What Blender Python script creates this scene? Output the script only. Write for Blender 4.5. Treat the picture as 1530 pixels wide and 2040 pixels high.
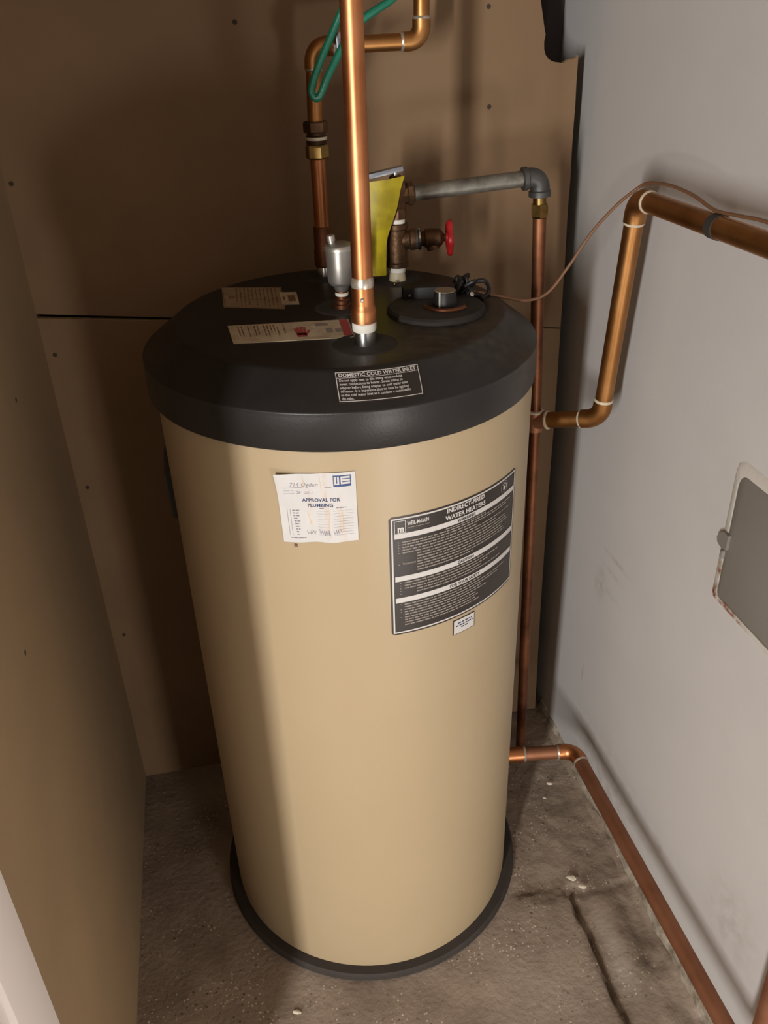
import bpy, bmesh, math, random
import numpy as np
from mathutils import Vector, Matrix, noise

random.seed(7)
for o in list(bpy.data.objects):
    bpy.data.objects.remove(o, do_unlink=True)
scene = bpy.context.scene
COL = scene.collection

# ------------------------------------------------------------------ camera
def make_camera():
    yaw, pitch, roll = -0.1900, 0.5303, 0.0339
    f = Vector((-math.sin(yaw) * math.cos(pitch), math.cos(yaw) * math.cos(pitch), -math.sin(pitch)))
    r = Vector((math.cos(yaw), math.sin(yaw), 0))
    d = f.cross(r)
    c, s = math.cos(roll), math.sin(roll)
    r2, d2 = c * r + s * d, -s * r + c * d
    cam = bpy.data.cameras.new('camera')
    cam.sensor_fit = 'VERTICAL'
    cam.sensor_height = 36.0
    cam.lens = 1720.0 / 2040.0 * 36.0
    cam.clip_start = 0.02
    ob = bpy.data.objects.new('camera', cam)
    up, back = -d2, -f
    m = Matrix(((r2.x, up.x, back.x, -0.1898), (r2.y, up.y, back.y, -1.2681),
                (r2.z, up.z, back.z, 1.6065), (0, 0, 0, 1)))
    ob.matrix_world = m
    COL.objects.link(ob)
    scene.camera = ob
make_camera()

# ------------------------------------------------------------------ light
world = bpy.data.worlds.new('world')
scene.world = world
world.use_nodes = True
bg = world.node_tree.nodes['Background']
bg.inputs[0].default_value = (1.0, 0.93, 0.86, 1)
bg.inputs[1].default_value = 0.02

def area(name, loc, target, size, power, color, size_y=None):
    l = bpy.data.lights.new(name, 'AREA')
    l.energy = power
    l.color = color
    l.size = size
    if size_y:
        l.shape = 'RECTANGLE'
        l.size_y = size_y
    o = bpy.data.objects.new(name, l)
    o.location = loc
    o.rotation_euler = (Vector(target) - Vector(loc)).to_track_quat('-Z', 'Y').to_euler()
    COL.objects.link(o)
    return o
# a low work lamp out in the room, to the left of the closet opening
area('work_lamp', (-1.50, -2.75, 1.22), (0.1, 0.0, 0.65), 0.12, 84, (1.0, 0.965, 0.925), 1.25)
# added weak fill low behind the camera, only to brighten the left wall
area('fill_lamp', (0.45, -1.95, 0.24), (-0.45, -0.4, 0.35), 0.25, 12.0, (1.0, 0.95, 0.88))

scene.view_settings.view_transform = 'Standard'
scene.view_settings.look = 'None'
scene.view_settings.exposure = 0.0
scene.view_settings.gamma = 1.0
scene.view_settings.use_curve_mapping = False

# ------------------------------------------------------------------ materials
MATS = {}
def srgb(r, g, b):
    def c(v):
        v /= 255.0
        return v / 12.92 if v <= 0.04045 else ((v + 0.055) / 1.055) ** 2.4
    return (c(r), c(g), c(b), 1)

def mat(name, col, rough=0.5, metal=0.0, var=0.0, vscale=8.0, bump=0.0, bscale=60.0, col2=None,
        rvar=0.0, spec=0.5, vdetail=4.0):
    m = bpy.data.materials.new(name)
    m.use_nodes = True
    nt = m.node_tree
    b = nt.nodes['Principled BSDF']
    b.inputs['Base Color'].default_value = col
    b.inputs['Roughness'].default_value = rough
    b.inputs['Metallic'].default_value = metal
    b.inputs['Specular IOR Level'].default_value = spec
    tc = nt.nodes.new('ShaderNodeTexCoord')
    if var > 0 or rvar > 0:
        n = nt.nodes.new('ShaderNodeTexNoise')
        n.inputs['Scale'].default_value = vscale
        n.inputs['Detail'].default_value = vdetail
        n.inputs['Roughness'].default_value = 0.6
        nt.links.new(tc.outputs['Object'], n.inputs['Vector'])
        if var > 0:
            ramp = nt.nodes.new('ShaderNodeValToRGB')
            ramp.color_ramp.elements[0].position = 0.32
            ramp.color_ramp.elements[1].position = 0.68
            c2 = col2 if col2 else tuple(v * (1 - var) for v in col[:3]) + (1,)
            ramp.color_ramp.elements[0].color = c2
            ramp.color_ramp.elements[1].color = col
            nt.links.new(n.outputs['Fac'], ramp.inputs['Fac'])
            nt.links.new(ramp.outputs['Color'], b.inputs['Base Color'])
        if rvar > 0:
            mr = nt.nodes.new('ShaderNodeMapRange')
            mr.inputs[3].default_value = max(0.02, rough - rvar)
            mr.inputs[4].default_value = min(1.0, rough + rvar)
            nt.links.new(n.outputs['Fac'], mr.inputs[0])
            nt.links.new(mr.outputs[0], b.inputs['Roughness'])
    if bump > 0:
        n2 = nt.nodes.new('ShaderNodeTexNoise')
        n2.inputs['Scale'].default_value = bscale
        n2.inputs['Detail'].default_value = 5
        nt.links.new(tc.outputs['Object'], n2.inputs['Vector'])
        bp = nt.nodes.new('ShaderNodeBump')
        bp.inputs['Strength'].default_value = bump
        bp.inputs['Distance'].default_value = 0.004
        nt.links.new(n2.outputs['Fac'], bp.inputs['Height'])
        nt.links.new(bp.outputs['Normal'], b.inputs['Normal'])
    MATS[name] = m
    return m

def add_spots(m, blobs, color, nscale=30.0, strength=1.0):
    """stains of a fixed shape: each blob = (centre xyz, radii xyz, amount), broken up by noise"""
    nt = m.node_tree
    b = nt.nodes['Principled BSDF']
    tc = nt.nodes.new('ShaderNodeTexCoord')
    n = nt.nodes.new('ShaderNodeTexNoise')
    n.inputs['Scale'].default_value = nscale
    n.inputs['Detail'].default_value = 5
    nt.links.new(tc.outputs['Object'], n.inputs['Vector'])
    total = None
    for (c, rad, amt) in blobs:
        mp = nt.nodes.new('ShaderNodeMapping')
        mp.vector_type = 'POINT'
        mp.inputs['Scale'].default_value = tuple(1.0 / v for v in rad)
        mp.inputs['Location'].default_value = tuple(-cc / v for cc, v in zip(c, rad))
        nt.links.new(tc.outputs['Object'], mp.inputs['Vector'])
        ln = nt.nodes.new('ShaderNodeVectorMath')
        ln.operation = 'LENGTH'
        nt.links.new(mp.outputs['Vector'], ln.inputs[0])
        mr = nt.nodes.new('ShaderNodeMapRange')
        mr.inputs[1].default_value = 0.0
        mr.inputs[2].default_value = 1.0
        mr.inputs[3].default_value = amt
        mr.inputs[4].default_value = 0.0
        nt.links.new(ln.outputs['Value'], mr.inputs[0])
        if total is None:
            total = mr.outputs[0]
        else:
            mx = nt.nodes.new('ShaderNodeMath')
            mx.operation = 'MAXIMUM'
            nt.links.new(total, mx.inputs[0])
            nt.links.new(mr.outputs[0], mx.inputs[1])
            total = mx.outputs[0]
    nr = nt.nodes.new('ShaderNodeMapRange')
    nr.inputs[1].default_value = 0.35
    nr.inputs[2].default_value = 0.65
    nt.links.new(n.outputs['Fac'], nr.inputs[0])
    mul = nt.nodes.new('ShaderNodeMath')
    mul.operation = 'MULTIPLY'
    nt.links.new(total, mul.inputs[0])
    nt.links.new(nr.outputs[0], mul.inputs[1])
    mix = nt.nodes.new('ShaderNodeMix')
    mix.data_type = 'RGBA'
    mix.inputs[7].default_value = color
    nt.links.new(mul.outputs[0], mix.inputs[0])
    old = b.inputs['Base Color'].links
    if old:
        nt.links.new(old[0].from_socket, mix.inputs[6])
    else:
        mix.inputs[6].default_value = b.inputs['Base Color'].default_value
    nt.links.new(mix.outputs[2], b.inputs['Base Color'])

mat('tan_enamel', srgb(169, 150, 120), 0.42, var=0.05, vscale=3, bump=0.02, bscale=400)
add_spots(MATS['tan_enamel'], [((0.16, -0.24, 0.62), (0.10, 0.10, 0.13), 0.20), ((0.22, -0.2, 0.76), (0.05, 0.06, 0.03), 0.25)],
          srgb(150, 118, 78), 14)
mat('black_plastic', srgb(38, 36, 35), 0.38, var=0.25, vscale=14, bump=0.05, bscale=300, spec=0.4)
add_spots(MATS['black_plastic'], [((0.13, -0.16, 1.2), (0.20, 0.10, 0.10), 0.6), ((0.05, -0.2, 1.2), (0.12, 0.05, 0.10), 0.5)],
          srgb(88, 78, 66), 60)
mat('black_dusty', srgb(52, 47, 43), 0.75, var=0.45, vscale=26, col2=srgb(34, 31, 29), bump=0.1, bscale=200)
mat('black_rubber', srgb(54, 47, 42), 0.8, var=0.3, vscale=20)
mat('black_gloss', srgb(24, 23, 24), 0.5)
mat('copper', srgb(206, 142, 98), 0.40, 1.0, var=0.5, vscale=9, col2=srgb(178, 112, 70), rvar=0.08, bump=0.02, bscale=40)
mat('copper_aged', srgb(190, 140, 88), 0.42, 1.0, var=0.5, vscale=9, col2=srgb(150, 102, 58), rvar=0.08, bump=0.02, bscale=40)
mat('copper_dull', srgb(172, 122, 94), 0.58, 0.85, var=0.6, vscale=7, col2=srgb(140, 94, 70), rvar=0.08)
mat('copper_dark', srgb(146, 98, 70), 0.5, 0.9, var=0.6, vscale=12, col2=srgb(88, 52, 36), rvar=0.08)
mat('solder', srgb(205, 200, 190), 0.35, 0.7, var=0.4, vscale=90, col2=srgb(170, 150, 125))
mat('flux', srgb(214, 202, 178), 0.6, 0.0, var=0.3, vscale=80)
mat('galvanized', srgb(150, 147, 138), 0.5, 0.75, var=0.5, vscale=30, col2=srgb(105, 102, 95), bump=0.1, bscale=120)
mat('galvanized_dark', srgb(105, 104, 102), 0.5, 0.7, var=0.5, vscale=30, bump=0.15, bscale=90)
mat('brass', srgb(170, 140, 84), 0.35, 1.0, var=0.4, vscale=25, col2=srgb(110, 88, 52))
mat('bronze', srgb(112, 84, 60), 0.5, 0.85, var=0.5, vscale=22, col2=srgb(70, 52, 38), bump=0.2, bscale=150)
mat('steel', srgb(200, 200, 198), 0.25, 1.0, rvar=0.08, vscale=30)
mat('vent_metal', srgb(185, 182, 175), 0.4, 0.85, var=0.15, vscale=20, rvar=0.08)
mat('teflon', srgb(228, 224, 214), 0.6, var=0.1, vscale=60)
mat('plastic_nipple', srgb(205, 196, 166), 0.5, var=0.25, vscale=50)
mat('red_paint', srgb(176, 30, 34), 0.4, var=0.25, vscale=40)
mat('yellow_tag', srgb(196, 178, 24), 0.5, var=0.25, vscale=25, col2=srgb(150, 134, 20))
mat('green_wire', srgb(22, 112, 88), 0.35, var=0.2, vscale=40)
mat('brown_wire', srgb(116, 82, 56), 0.55)
mat('knob_tan', srgb(150, 134, 112), 0.5, 0.3)
mat('zinc', srgb(150, 155, 165), 0.35, 0.9)
mat('paper', srgb(198, 196, 194), 0.8, var=0.06, vscale=30)
mat('paper_dim', srgb(206, 192, 166), 0.7, var=0.25, vscale=40, col2=srgb(172, 155, 128))
mat('paper_tan', srgb(158, 136, 106), 0.7, var=0.25, vscale=40)
mat('ink_white', srgb(194, 190, 187), 0.6)
mat('ink_grey', srgb(138, 130, 122), 0.6)
mat('ink_black', srgb(34, 30, 30), 0.6)
mat('ink_navy', srgb(40, 50, 88), 0.6)
mat('ink_faint', srgb(172, 172, 178), 0.8)
mat('ink_brown', srgb(120, 86, 66), 0.8)
mat('ink_pencil', srgb(128, 118, 128), 0.8)
mat('ink_red', srgb(168, 62, 62), 0.7)
mat('stain', srgb(206, 176, 140), 0.8)
mat('label_black', srgb(42, 35, 32), 0.4)
mat('label_blue', srgb(46, 68, 116), 0.6)
mat('board', srgb(130, 103, 75), 0.75, var=0.16, vscale=4.0, bump=0.03, bscale=150)
mat('board_left', srgb(148, 124, 94), 0.75, var=0.12, vscale=4.0, bump=0.03, bscale=150)
mat('board_edge', srgb(190, 164, 126), 0.9, var=0.3, vscale=60, bump=0.3, bscale=120)
mat('cavity_shade', srgb(50, 42, 38), 0.9)  # dark tone paints in the shadow of the gap behind the boards
mat('wall_paint', srgb(200, 197, 195), 0.62, var=0.05, vscale=5, bump=0.06, bscale=55)
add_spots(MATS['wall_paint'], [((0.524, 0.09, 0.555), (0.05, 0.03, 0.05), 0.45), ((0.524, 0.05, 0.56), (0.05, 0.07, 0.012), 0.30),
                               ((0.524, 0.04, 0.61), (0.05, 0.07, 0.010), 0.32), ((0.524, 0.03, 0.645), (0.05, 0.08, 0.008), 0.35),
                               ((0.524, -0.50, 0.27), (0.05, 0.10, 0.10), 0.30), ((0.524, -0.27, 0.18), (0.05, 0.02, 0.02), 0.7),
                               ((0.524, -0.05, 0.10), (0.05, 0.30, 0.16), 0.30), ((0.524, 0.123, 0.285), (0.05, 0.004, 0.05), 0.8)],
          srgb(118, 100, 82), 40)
mat('plaster_edge', srgb(176, 166, 150), 0.9, var=0.4, vscale=45, col2=srgb(120, 108, 92), bump=0.4, bscale=90)
mat('plaster_rim', srgb(205, 200, 192), 0.7, var=0.1, vscale=30, bump=0.2, bscale=60)
add_spots(MATS['plaster_rim'], [((0.524, -0.290, 0.795), (0.05, 0.03, 0.028), 1.6), ((0.524, -0.288, 0.845), (0.05, 0.016, 0.018), 1.5),
                                ((0.524, -0.335, 0.792), (0.05, 0.06, 0.02), 1.3)], srgb(128, 66, 24), 120)
mat('grey_plate', srgb(122, 117, 110), 0.55, var=0.05, vscale=9)
mat('trim_white', srgb(236, 228, 226), 0.45)
mat('concrete', srgb(156, 140, 124), 0.85, var=0.5, vscale=7, col2=srgb(118, 102, 88), bump=0.5, bscale=90, vdetail=8)
mat('ceiling_paint', srgb(170, 150, 125), 0.8)
mat('chip', srgb(200, 190, 172), 0.9)
mat('dirt_dark', srgb(60, 50, 42), 0.9)

def floor_specks():
    m = MATS['concrete']
    nt = m.node_tree
    b = nt.nodes['Principled BSDF']
    tc = nt.nodes.new('ShaderNodeTexCoord')
    for scale, thr, colr, amt in ((110, 0.24, srgb(205, 192, 170), 0.85), (75, 0.22, srgb(62, 50, 42), 0.7)):
        v = nt.nodes.new('ShaderNodeTexVoronoi')
        v.inputs['Scale'].default_value = scale
        nt.links.new(tc.outputs['Object'], v.inputs['Vector'])
        mr = nt.nodes.new('ShaderNodeMapRange')
        mr.inputs[1].default_value = thr * 0.6
        mr.inputs[2].default_value = thr
        mr.inputs[3].default_value = amt
        mr.inputs[4].default_value = 0
        nt.links.new(v.outputs['Distance'], mr.inputs[0])
        n = nt.nodes.new('ShaderNodeTexNoise')
        n.inputs['Scale'].default_value = 9
        nt.links.new(tc.outputs['Object'], n.inputs['Vector'])
        m2 = nt.nodes.new('ShaderNodeMapRange')
        m2.inputs[1].default_value = 0.48
        m2.inputs[2].default_value = 0.58
        nt.links.new(n.outputs['Fac'], m2.inputs[0])
        mu = nt.nodes.new('ShaderNodeMath')
        mu.operation = 'MULTIPLY'
        nt.links.new(mr.outputs[0], mu.inputs[0])
        nt.links.new(m2.outputs[0], mu.inputs[1])
        mix = nt.nodes.new('ShaderNodeMix')
        mix.data_type = 'RGBA'
        mix.inputs[7].default_value = colr
        nt.links.new(mu.outputs[0], mix.inputs[0])
        nt.links.new(b.inputs['Base Color'].links[0].from_socket, mix.inputs[6])
        nt.links.new(mix.outputs[2], b.inputs['Base Color'])
floor_specks()
add_spots(MATS['concrete'], [((0.47, -0.40, 0.0), (0.055, 0.34, 0.3), 0.95), ((0.40, -0.215, 0.0), (0.13, 0.045, 0.3), 0.95), ((0.30, -0.20, 0.0), (0.08, 0.03, 0.3), 0.7),
                             ((0.42, -0.02, 0.0), (0.10, 0.20, 0.3), 0.55), ((0.375, -0.42, 0.0), (0.018, 0.26, 0.3), 0.8)], srgb(84, 70, 56), 22)
add_spots(MATS['concrete'], [((0.415, -0.36, 0.0), (0.035, 0.12, 0.3), 0.6), ((0.27, -0.38, 0.0), (0.12, 0.16, 0.3), 0.35)], srgb(186, 176, 164), 6)

# ------------------------------------------------------------------ helpers
def link(name, me, m, parent=None, smooth=True, auto=35):
    o = bpy.data.objects.new(name, me)
    COL.objects.link(o)
    if m:
        me.materials.append(MATS[m] if isinstance(m, str) else m)
    if smooth:
        for pl in me.polygons:
            pl.use_smooth = True
        me.set_sharp_from_angle(angle=math.radians(auto))
    if parent:
        o.parent = parent
        o.matrix_parent_inverse = parent.matrix_world.inverted()
    return o

def obj(name, bm, m, parent=None, smooth=True, auto=35):
    bmesh.ops.recalc_face_normals(bm, faces=bm.faces)
    me = bpy.data.meshes.new(name)
    bm.to_mesh(me)
    bm.free()
    return link(name, me, m, parent, smooth, auto)

def pydata(name, v, f, m, parent=None, smooth=False):
    me = bpy.data.meshes.new(name)
    me.from_pydata([tuple(p) for p in v], [], f)
    me.update()
    return link(name, me, m, parent, smooth)

def thing(name, label, cat, loc=(0, 0, 0), group=None):
    o = bpy.data.objects.new(name, None)
    COL.objects.link(o)
    o.empty_display_size = 0.05
    o.location = loc
    o.matrix_world = Matrix.Translation(loc)
    o['label'] = label
    o['category'] = cat
    if group:
        o['group'] = group
    return o

def tag(o, label, cat, group=None):
    o['label'] = label
    o['category'] = cat
    if group:
        o['group'] = group
    return o

def frame_of(d):
    d = Vector(d).normalized()
    a = Vector((0, 0, 1)) if abs(d.z) < 0.9 else Vector((1, 0, 0))
    u = d.cross(a).normalized()
    return d, u, d.cross(u).normalized()

def bm_lathe(bm, base, axis, prof, n=32, caps=True, phase=0.0):
    """prof: list of (distance along axis, radius)"""
    d, u, w = frame_of(axis)
    base = Vector(base)
    rings = []
    for (t, r) in prof:
        ring = []
        for i in range(n):
            a = phase + 2 * math.pi * i / n
            ring.append(bm.verts.new(base + d * t + (u * math.cos(a) + w * math.sin(a)) * r))
        rings.append(ring)
    for a, b in zip(rings, rings[1:]):
        for i in range(n):
            bm.faces.new((a[i], a[(i + 1) % n], b[(i + 1) % n], b[i]))
    if caps:
        bm.faces.new(rings[0][::-1])
        bm.faces.new(rings[-1])
    return bm

def lathe(name, base, axis, prof, m, parent, n=32, caps=True, phase=0.0, auto=35):
    return obj(name, bm_lathe(bmesh.new(), base, axis, prof, n, caps, phase), m, parent, True, auto)

def bm_sweep(bm, pts, r, n=16, caps=True, radii=None):
    pts = [Vector(p) for p in pts]
    tans = []
    for i in range(len(pts)):
        a = pts[max(0, i - 1)]
        b = pts[min(len(pts) - 1, i + 1)]
        tans.append((b - a).normalized())
    _, u, w = frame_of(tans[0])
    rings = []
    for i, p in enumerate(pts):
        t = tans[i]
        u = (u - t * u.dot(t)).normalized()
        w = t.cross(u)
        rr = radii[i] if radii else r
        rings.append([bm.verts.new(p + (u * math.cos(2 * math.pi * k / n) + w * math.sin(2 * math.pi * k / n)) * rr) for k in range(n)])
    for a, b in zip(rings, rings[1:]):
        for i in range(n):
            bm.faces.new((a[i], a[(i + 1) % n], b[(i + 1) % n], b[i]))
    if caps:
        bm.faces.new(rings[0][::-1])
        bm.faces.new(rings[-1])
    return bm

def sweep(name, pts, r, m, parent=None, n=16, radii=None):
    return obj(name, bm_sweep(bmesh.new(), pts, r, n, True, radii), m, parent, True, 40)

def spline(pts, k=10):
    pts = [Vector(p) for p in pts]
    ext = [pts[0] * 2 - pts[1]] + pts + [pts[-1] * 2 - pts[-2]]
    out = []
    for i in range(1, len(ext) - 2):
        p0, p1, p2, p3 = ext[i - 1:i + 3]
        for j in range(k):
            t = j / k
            out.append(0.5 * ((2 * p1) + (p2 - p0) * t + (2 * p0 - 5 * p1 + 4 * p2 - p3) * t * t + (3 * p1 - p0 - 3 * p2 + p3) * t ** 3))
    out.append(pts[-1])
    return out

def box_bm(bm, c, size, rot=None, bevel=0.0):
    r = bmesh.ops.create_cube(bm, size=1.0)
    vs = r['verts']
    M = Matrix.Translation(Vector(c)) @ (rot.to_4x4() if rot else Matrix.Identity(4)) @ Matrix.Diagonal((*size, 1))
    bmesh.ops.transform(bm, matrix=M, verts=vs)
    if bevel > 0:
        es = list({e for v in vs for e in v.link_edges})
        bmesh.ops.bevel(bm, geom=es, offset=bevel, segments=2, affect='EDGES', profile=0.6)
    return bm

def box(name, c, size, m, parent=None, rot=None, bevel=0.0, smooth=True):
    return obj(name, box_bm(bmesh.new(), c, size, rot, bevel), m, parent, smooth, 40)

def structure(o):
    o['kind'] = 'structure'
    return o

def elbow_pts(P, d1, d2, L, k=10):
    """arc centreline round the corner P: leaves along d1 and d2 (unit vectors away from P)"""
    P, d1, d2 = Vector(P), Vector(d1).normalized(), Vector(d2).normalized()
    s, e = P + d1 * L, P + d2 * L
    q = 0.62 * L
    a, b = P + d1 * q, P + d2 * q
    pts = [s]
    for i in range(k + 1):
        t = i / k
        pts.append(a * (1 - t) ** 2 + P * 2 * t * (1 - t) * 0.75 + ((a + b) / 2) * 2 * t * (1 - t) * 0.25 + b * t * t)
    pts.append(e)
    return pts

def pipe_run(parent, pts, r, m, me=None, ring='solder', fat=1.13, L=None, skip_ends=True, n=20):
    """straight copper pipes, soldered elbows and their solder rings, all parts of `parent`"""
    pts = [Vector(p) for p in pts]
    me = me or m
    L = L or 2.3 * r
    for i in range(len(pts) - 1):
        d = (pts[i + 1] - pts[i]).normalized()
        a = pts[i] + d * (L * 0.7 if i > 0 else 0)
        b = pts[i + 1] - d * (L * 0.7 if i < len(pts) - 2 else 0)
        seg = [a + (b - a) * t for t in (0, 0.25, 0.5, 0.75, 1)]
        sweep('pipe', seg, r, m, parent, n)
    for i in range(1, len(pts) - 1):
        d1 = (pts[i - 1] - pts[i]).normalized()
        d2 = (pts[i + 1] - pts[i]).normalized()
        sweep('elbow', elbow_pts(pts[i], d1, d2, L), r * fat, me, parent, n)
        for d in (d1, d2):
            lathe('solder_ring', pts[i] + d * (L - 0.0005), d, [(0, r * fat), (0.0016, r * fat * 1.0), (0.0042, r * 1.01)], ring, parent, n)

def hexnut(name, base, axis, h, r, m, parent, phase=0.0):
    return lathe(name, base, axis, [(0, r * 0.92), (h * 0.12, r), (h * 0.88, r), (h, r * 0.92)], m, parent, 6, True, phase, 20)

# ---- flat print: 2-D shapes (metres, origin at the label's top left, v downward) mapped on a surface
def text_polys(body, size, x, y, align='LEFT', bold=0.0, shear=0.0, sx=1.0, rot=0.0):
    cu = bpy.data.curves.new('lettering', 'FONT')
    cu.body = body
    cu.size = size
    cu.align_x = align
    cu.offset = bold
    cu.shear = shear
    cu.resolution_u = 2
    o = bpy.data.objects.new('lettering', cu)
    COL.objects.link(o)
    bpy.context.view_layer.update()
    me = bpy.data.meshes.new_from_object(o.evaluated_get(bpy.context.evaluated_depsgraph_get()))
    bpy.data.objects.remove(o)
    c, s = math.cos(rot), math.sin(rot)
    vs = [(x + sx * (v.co.x * c - v.co.y * s), y - (v.co.x * s + v.co.y * c)) for v in me.vertices]
    fs = [tuple(p.vertices) for p in me.polygons]
    bpy.data.meshes.remove(me)
    bpy.data.curves.remove(cu)
    return vs, fs

class Print:
    def __init__(self):
        self.v, self.f = [], []
    def add(self, vf):
        o = len(self.v)
        self.v += list(vf[0])
        self.f += [tuple(i + o for i in f) for f in vf[1]]
        return self
    def rect(self, x0, y0, x1, y1, nx=1, ny=1):
        o = len(self.v)
        for j in range(ny + 1):
            for i in range(nx + 1):
                self.v.append((x0 + (x1 - x0) * i / nx, y0 + (y1 - y0) * j / ny))
        for j in range(ny):
            for i in range(nx):
                a = o + j * (nx + 1) + i
                self.f.append((a, a + 1, a + nx + 2, a + nx + 1))
        return self
    def frame(self, x0, y0, x1, y1, w, nx=24):
        self.rect(x0, y0, x1, y0 + w, nx)
        self.rect(x0, y1 - w, x1, y1, nx)
        self.rect(x0, y0 + w, x0 + w, y1 - w, 1, 4)
        self.rect(x1 - w, y0 + w, x1, y1 - w, 1, 4)
        return self
    def words(self, x0, x1, y, h, rng, full=0.95, lo=2.0, hi=6.5):
        end = x0 + (x1 - x0) * full
        x = x0
        while x < end:
            w = h * rng.uniform(lo, hi)
            e = min(x + w, end)
            self.rect(x, y, e, y + h)
            x = e + h * rng.uniform(0.6, 0.9)
        return self
    def poly(self, pts, w):
        for (a, b) in zip(pts, pts[1:]):
            dx, dy = b[0] - a[0], b[1] - a[1]
            l = math.hypot(dx, dy) or 1
            nx, ny = -dy / l * w / 2, dx / l * w / 2
            o = len(self.v)
            self.v += [(a[0] + nx, a[1] + ny), (b[0] + nx, b[1] + ny), (b[0] - nx, b[1] - ny), (a[0] - nx, a[1] - ny)]
            self.f.append((o, o + 1, o + 2, o + 3))
        return self
    def disc(self, cx, cy, r0, r1, n=24):
        o = len(self.v)
        for i in range(n):
            a = 2 * math.pi * i / n
            self.v += [(cx + r0 * math.cos(a), cy + r0 * math.sin(a)), (cx + r1 * math.cos(a), cy + r1 * math.sin(a))]
        for i in range(n):
            a, b = o + 2 * i, o + 2 * ((i + 1) % n)
            self.f.append((a, a + 1, b + 1, b))
        return self
    def build(self, name, m, parent, fn, h):
        o = pydata(name, [fn(u, v, h) for (u, v) in self.v], self.f, m, parent)
        if name in ('fine_print', 'faint_print', 'handwriting', 'lettering', 'emblem', 'emblem_mark', 'house_mark', 'pictogram'):
            o['kind'] = 'stuff'
        return o

def sheet(name, outline_fn, nx, ny, fn, h0, h1, m, parent, smooth=True):
    """a thin sheet with thickness: grid in (s,t) 0..1 -> (u,v) -> 3-D at heights h0 (underside) and h1"""
    v, f = [], []
    for h in (h1, h0):
        for j in range(ny + 1):
            for i in range(nx + 1):
                u, w = outline_fn(i / nx, j / ny)
                v.append(fn(u, w, h))
    N = (nx + 1) * (ny + 1)
    idx = lambda i, j, k: k * N + j * (nx + 1) + i
    for j in range(ny):
        for i in range(nx):
            f.append((idx(i, j, 0), idx(i + 1, j, 0), idx(i + 1, j + 1, 0), idx(i, j + 1, 0)))
            f.append((idx(i, j, 1), idx(i, j + 1, 1), idx(i + 1, j + 1, 1), idx(i + 1, j, 1)))
    for i in range(nx):
        f.append((idx(i, 0, 0), idx(i, 0, 1), idx(i + 1, 0, 1), idx(i + 1, 0, 0)))
        f.append((idx(i, ny, 0), idx(i + 1, ny, 0), idx(i + 1, ny, 1), idx(i, ny, 1)))
    for j in range(ny):
        f.append((idx(0, j, 0), idx(0, j + 1, 0), idx(0, j + 1, 1), idx(0, j, 1)))
        f.append((idx(nx, j, 0), idx(nx, j, 1), idx(nx, j + 1, 1), idx(nx, j + 1, 0)))
    o = pydata(name, v, f, m, parent)
    return o

# ------------------------------------------------------------------ the closet
XL, XR, YB = -0.498, 0.524, 0.3226
YJ0, YJ1 = -0.577, -0.84       # white door jamb on the left
CEIL = 2.35

def build_floor():
    xs = np.concatenate([np.linspace(-3.2, -0.62, 10), np.arange(-0.60, 0.20, 0.016), np.arange(0.20, 0.536, 0.006)])
    ys = np.concatenate([np.linspace(-4.0, -0.95, 10), np.arange(-0.93, -0.68, 0.02), np.arange(-0.68, 0.30, 0.006), np.arange(0.30, 0.62, 0.02)])
    V, F = [], []
    def h(x, y):
        n1 = noise.noise(Vector((x * 6, y * 6, 0.3)))
        n2 = noise.noise(Vector((x * 28, y * 28, 2.1)))
        n3 = noise.noise(Vector((x * 80, y * 80, 5.1)))
        z = 0.0006 * n2
        ex = 0.371 + 0.008 * noise.noise(Vector((0.5, y * 9, 1.7))) + 0.004 * noise.noise(Vector((3.5, y * 40, 1.7))) + 0.02 * (max(0, -0.40 - y))
        ey = -0.205 + 0.018 * noise.noise(Vector((x * 12, 3.2, 0.0))) + 0.006 * n3
        def st(t):
            t = min(1, max(0, t))
            return t * t * (3 - 2 * t)
        # broken strip along the right wall and the rough patch behind the slab edge
        a = st((x - ex) / 0.010)
        b = st((y - ey) / 0.014) * st((math.hypot(x, y) - 0.318) / 0.03)
        low = -0.015 + 0.006 * n1 + 0.0025 * n2 + 0.012 * st((x - 0.40) / 0.05) * st((0.55 + y) / 0.2) - 0.004 * st((x - 0.46) / 0.02)
        back = -0.006 + 0.006 * n1 + 0.0028 * n2 + 0.0012 * n3
        z = z * (1 - a) + low * a
        if y < ey + 0.02 and x > 0.36:
            z -= 0.016 * math.exp(-((x - ex - 0.010) / 0.007) ** 2) * st((ey + 0.02 - y) / 0.03)
        z = z * (1 - b) + back * b
        if x > 0.3:
            z -= 0.007 * math.exp(-((y - ey + 0.004) / 0.009) ** 2) * (0.4 + 0.6 * abs(n2))
        # mortar lip against the wall
        z += 0.012 * st((x - (0.505 + 0.006 * n2)) / 0.012) * (0.6 + 0.8 * max(-0.5, n2))
        return z
    for y in ys:
        for x in xs:
            V.append((x, y, h(x, y) if (x > 0.20 and y > -0.95) else 0.0006 * noise.noise(Vector((x * 28, y * 28, 2.1)))))
    nx = len(xs)
    for j in range(len(ys) - 1):
        for i in range(nx - 1):
            a = j * nx + i
            F.append((a, a + 1, a + nx + 1, a + nx))
    structure(pydata('floor', V, F, 'concrete', None, True))
build_floor()

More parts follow.
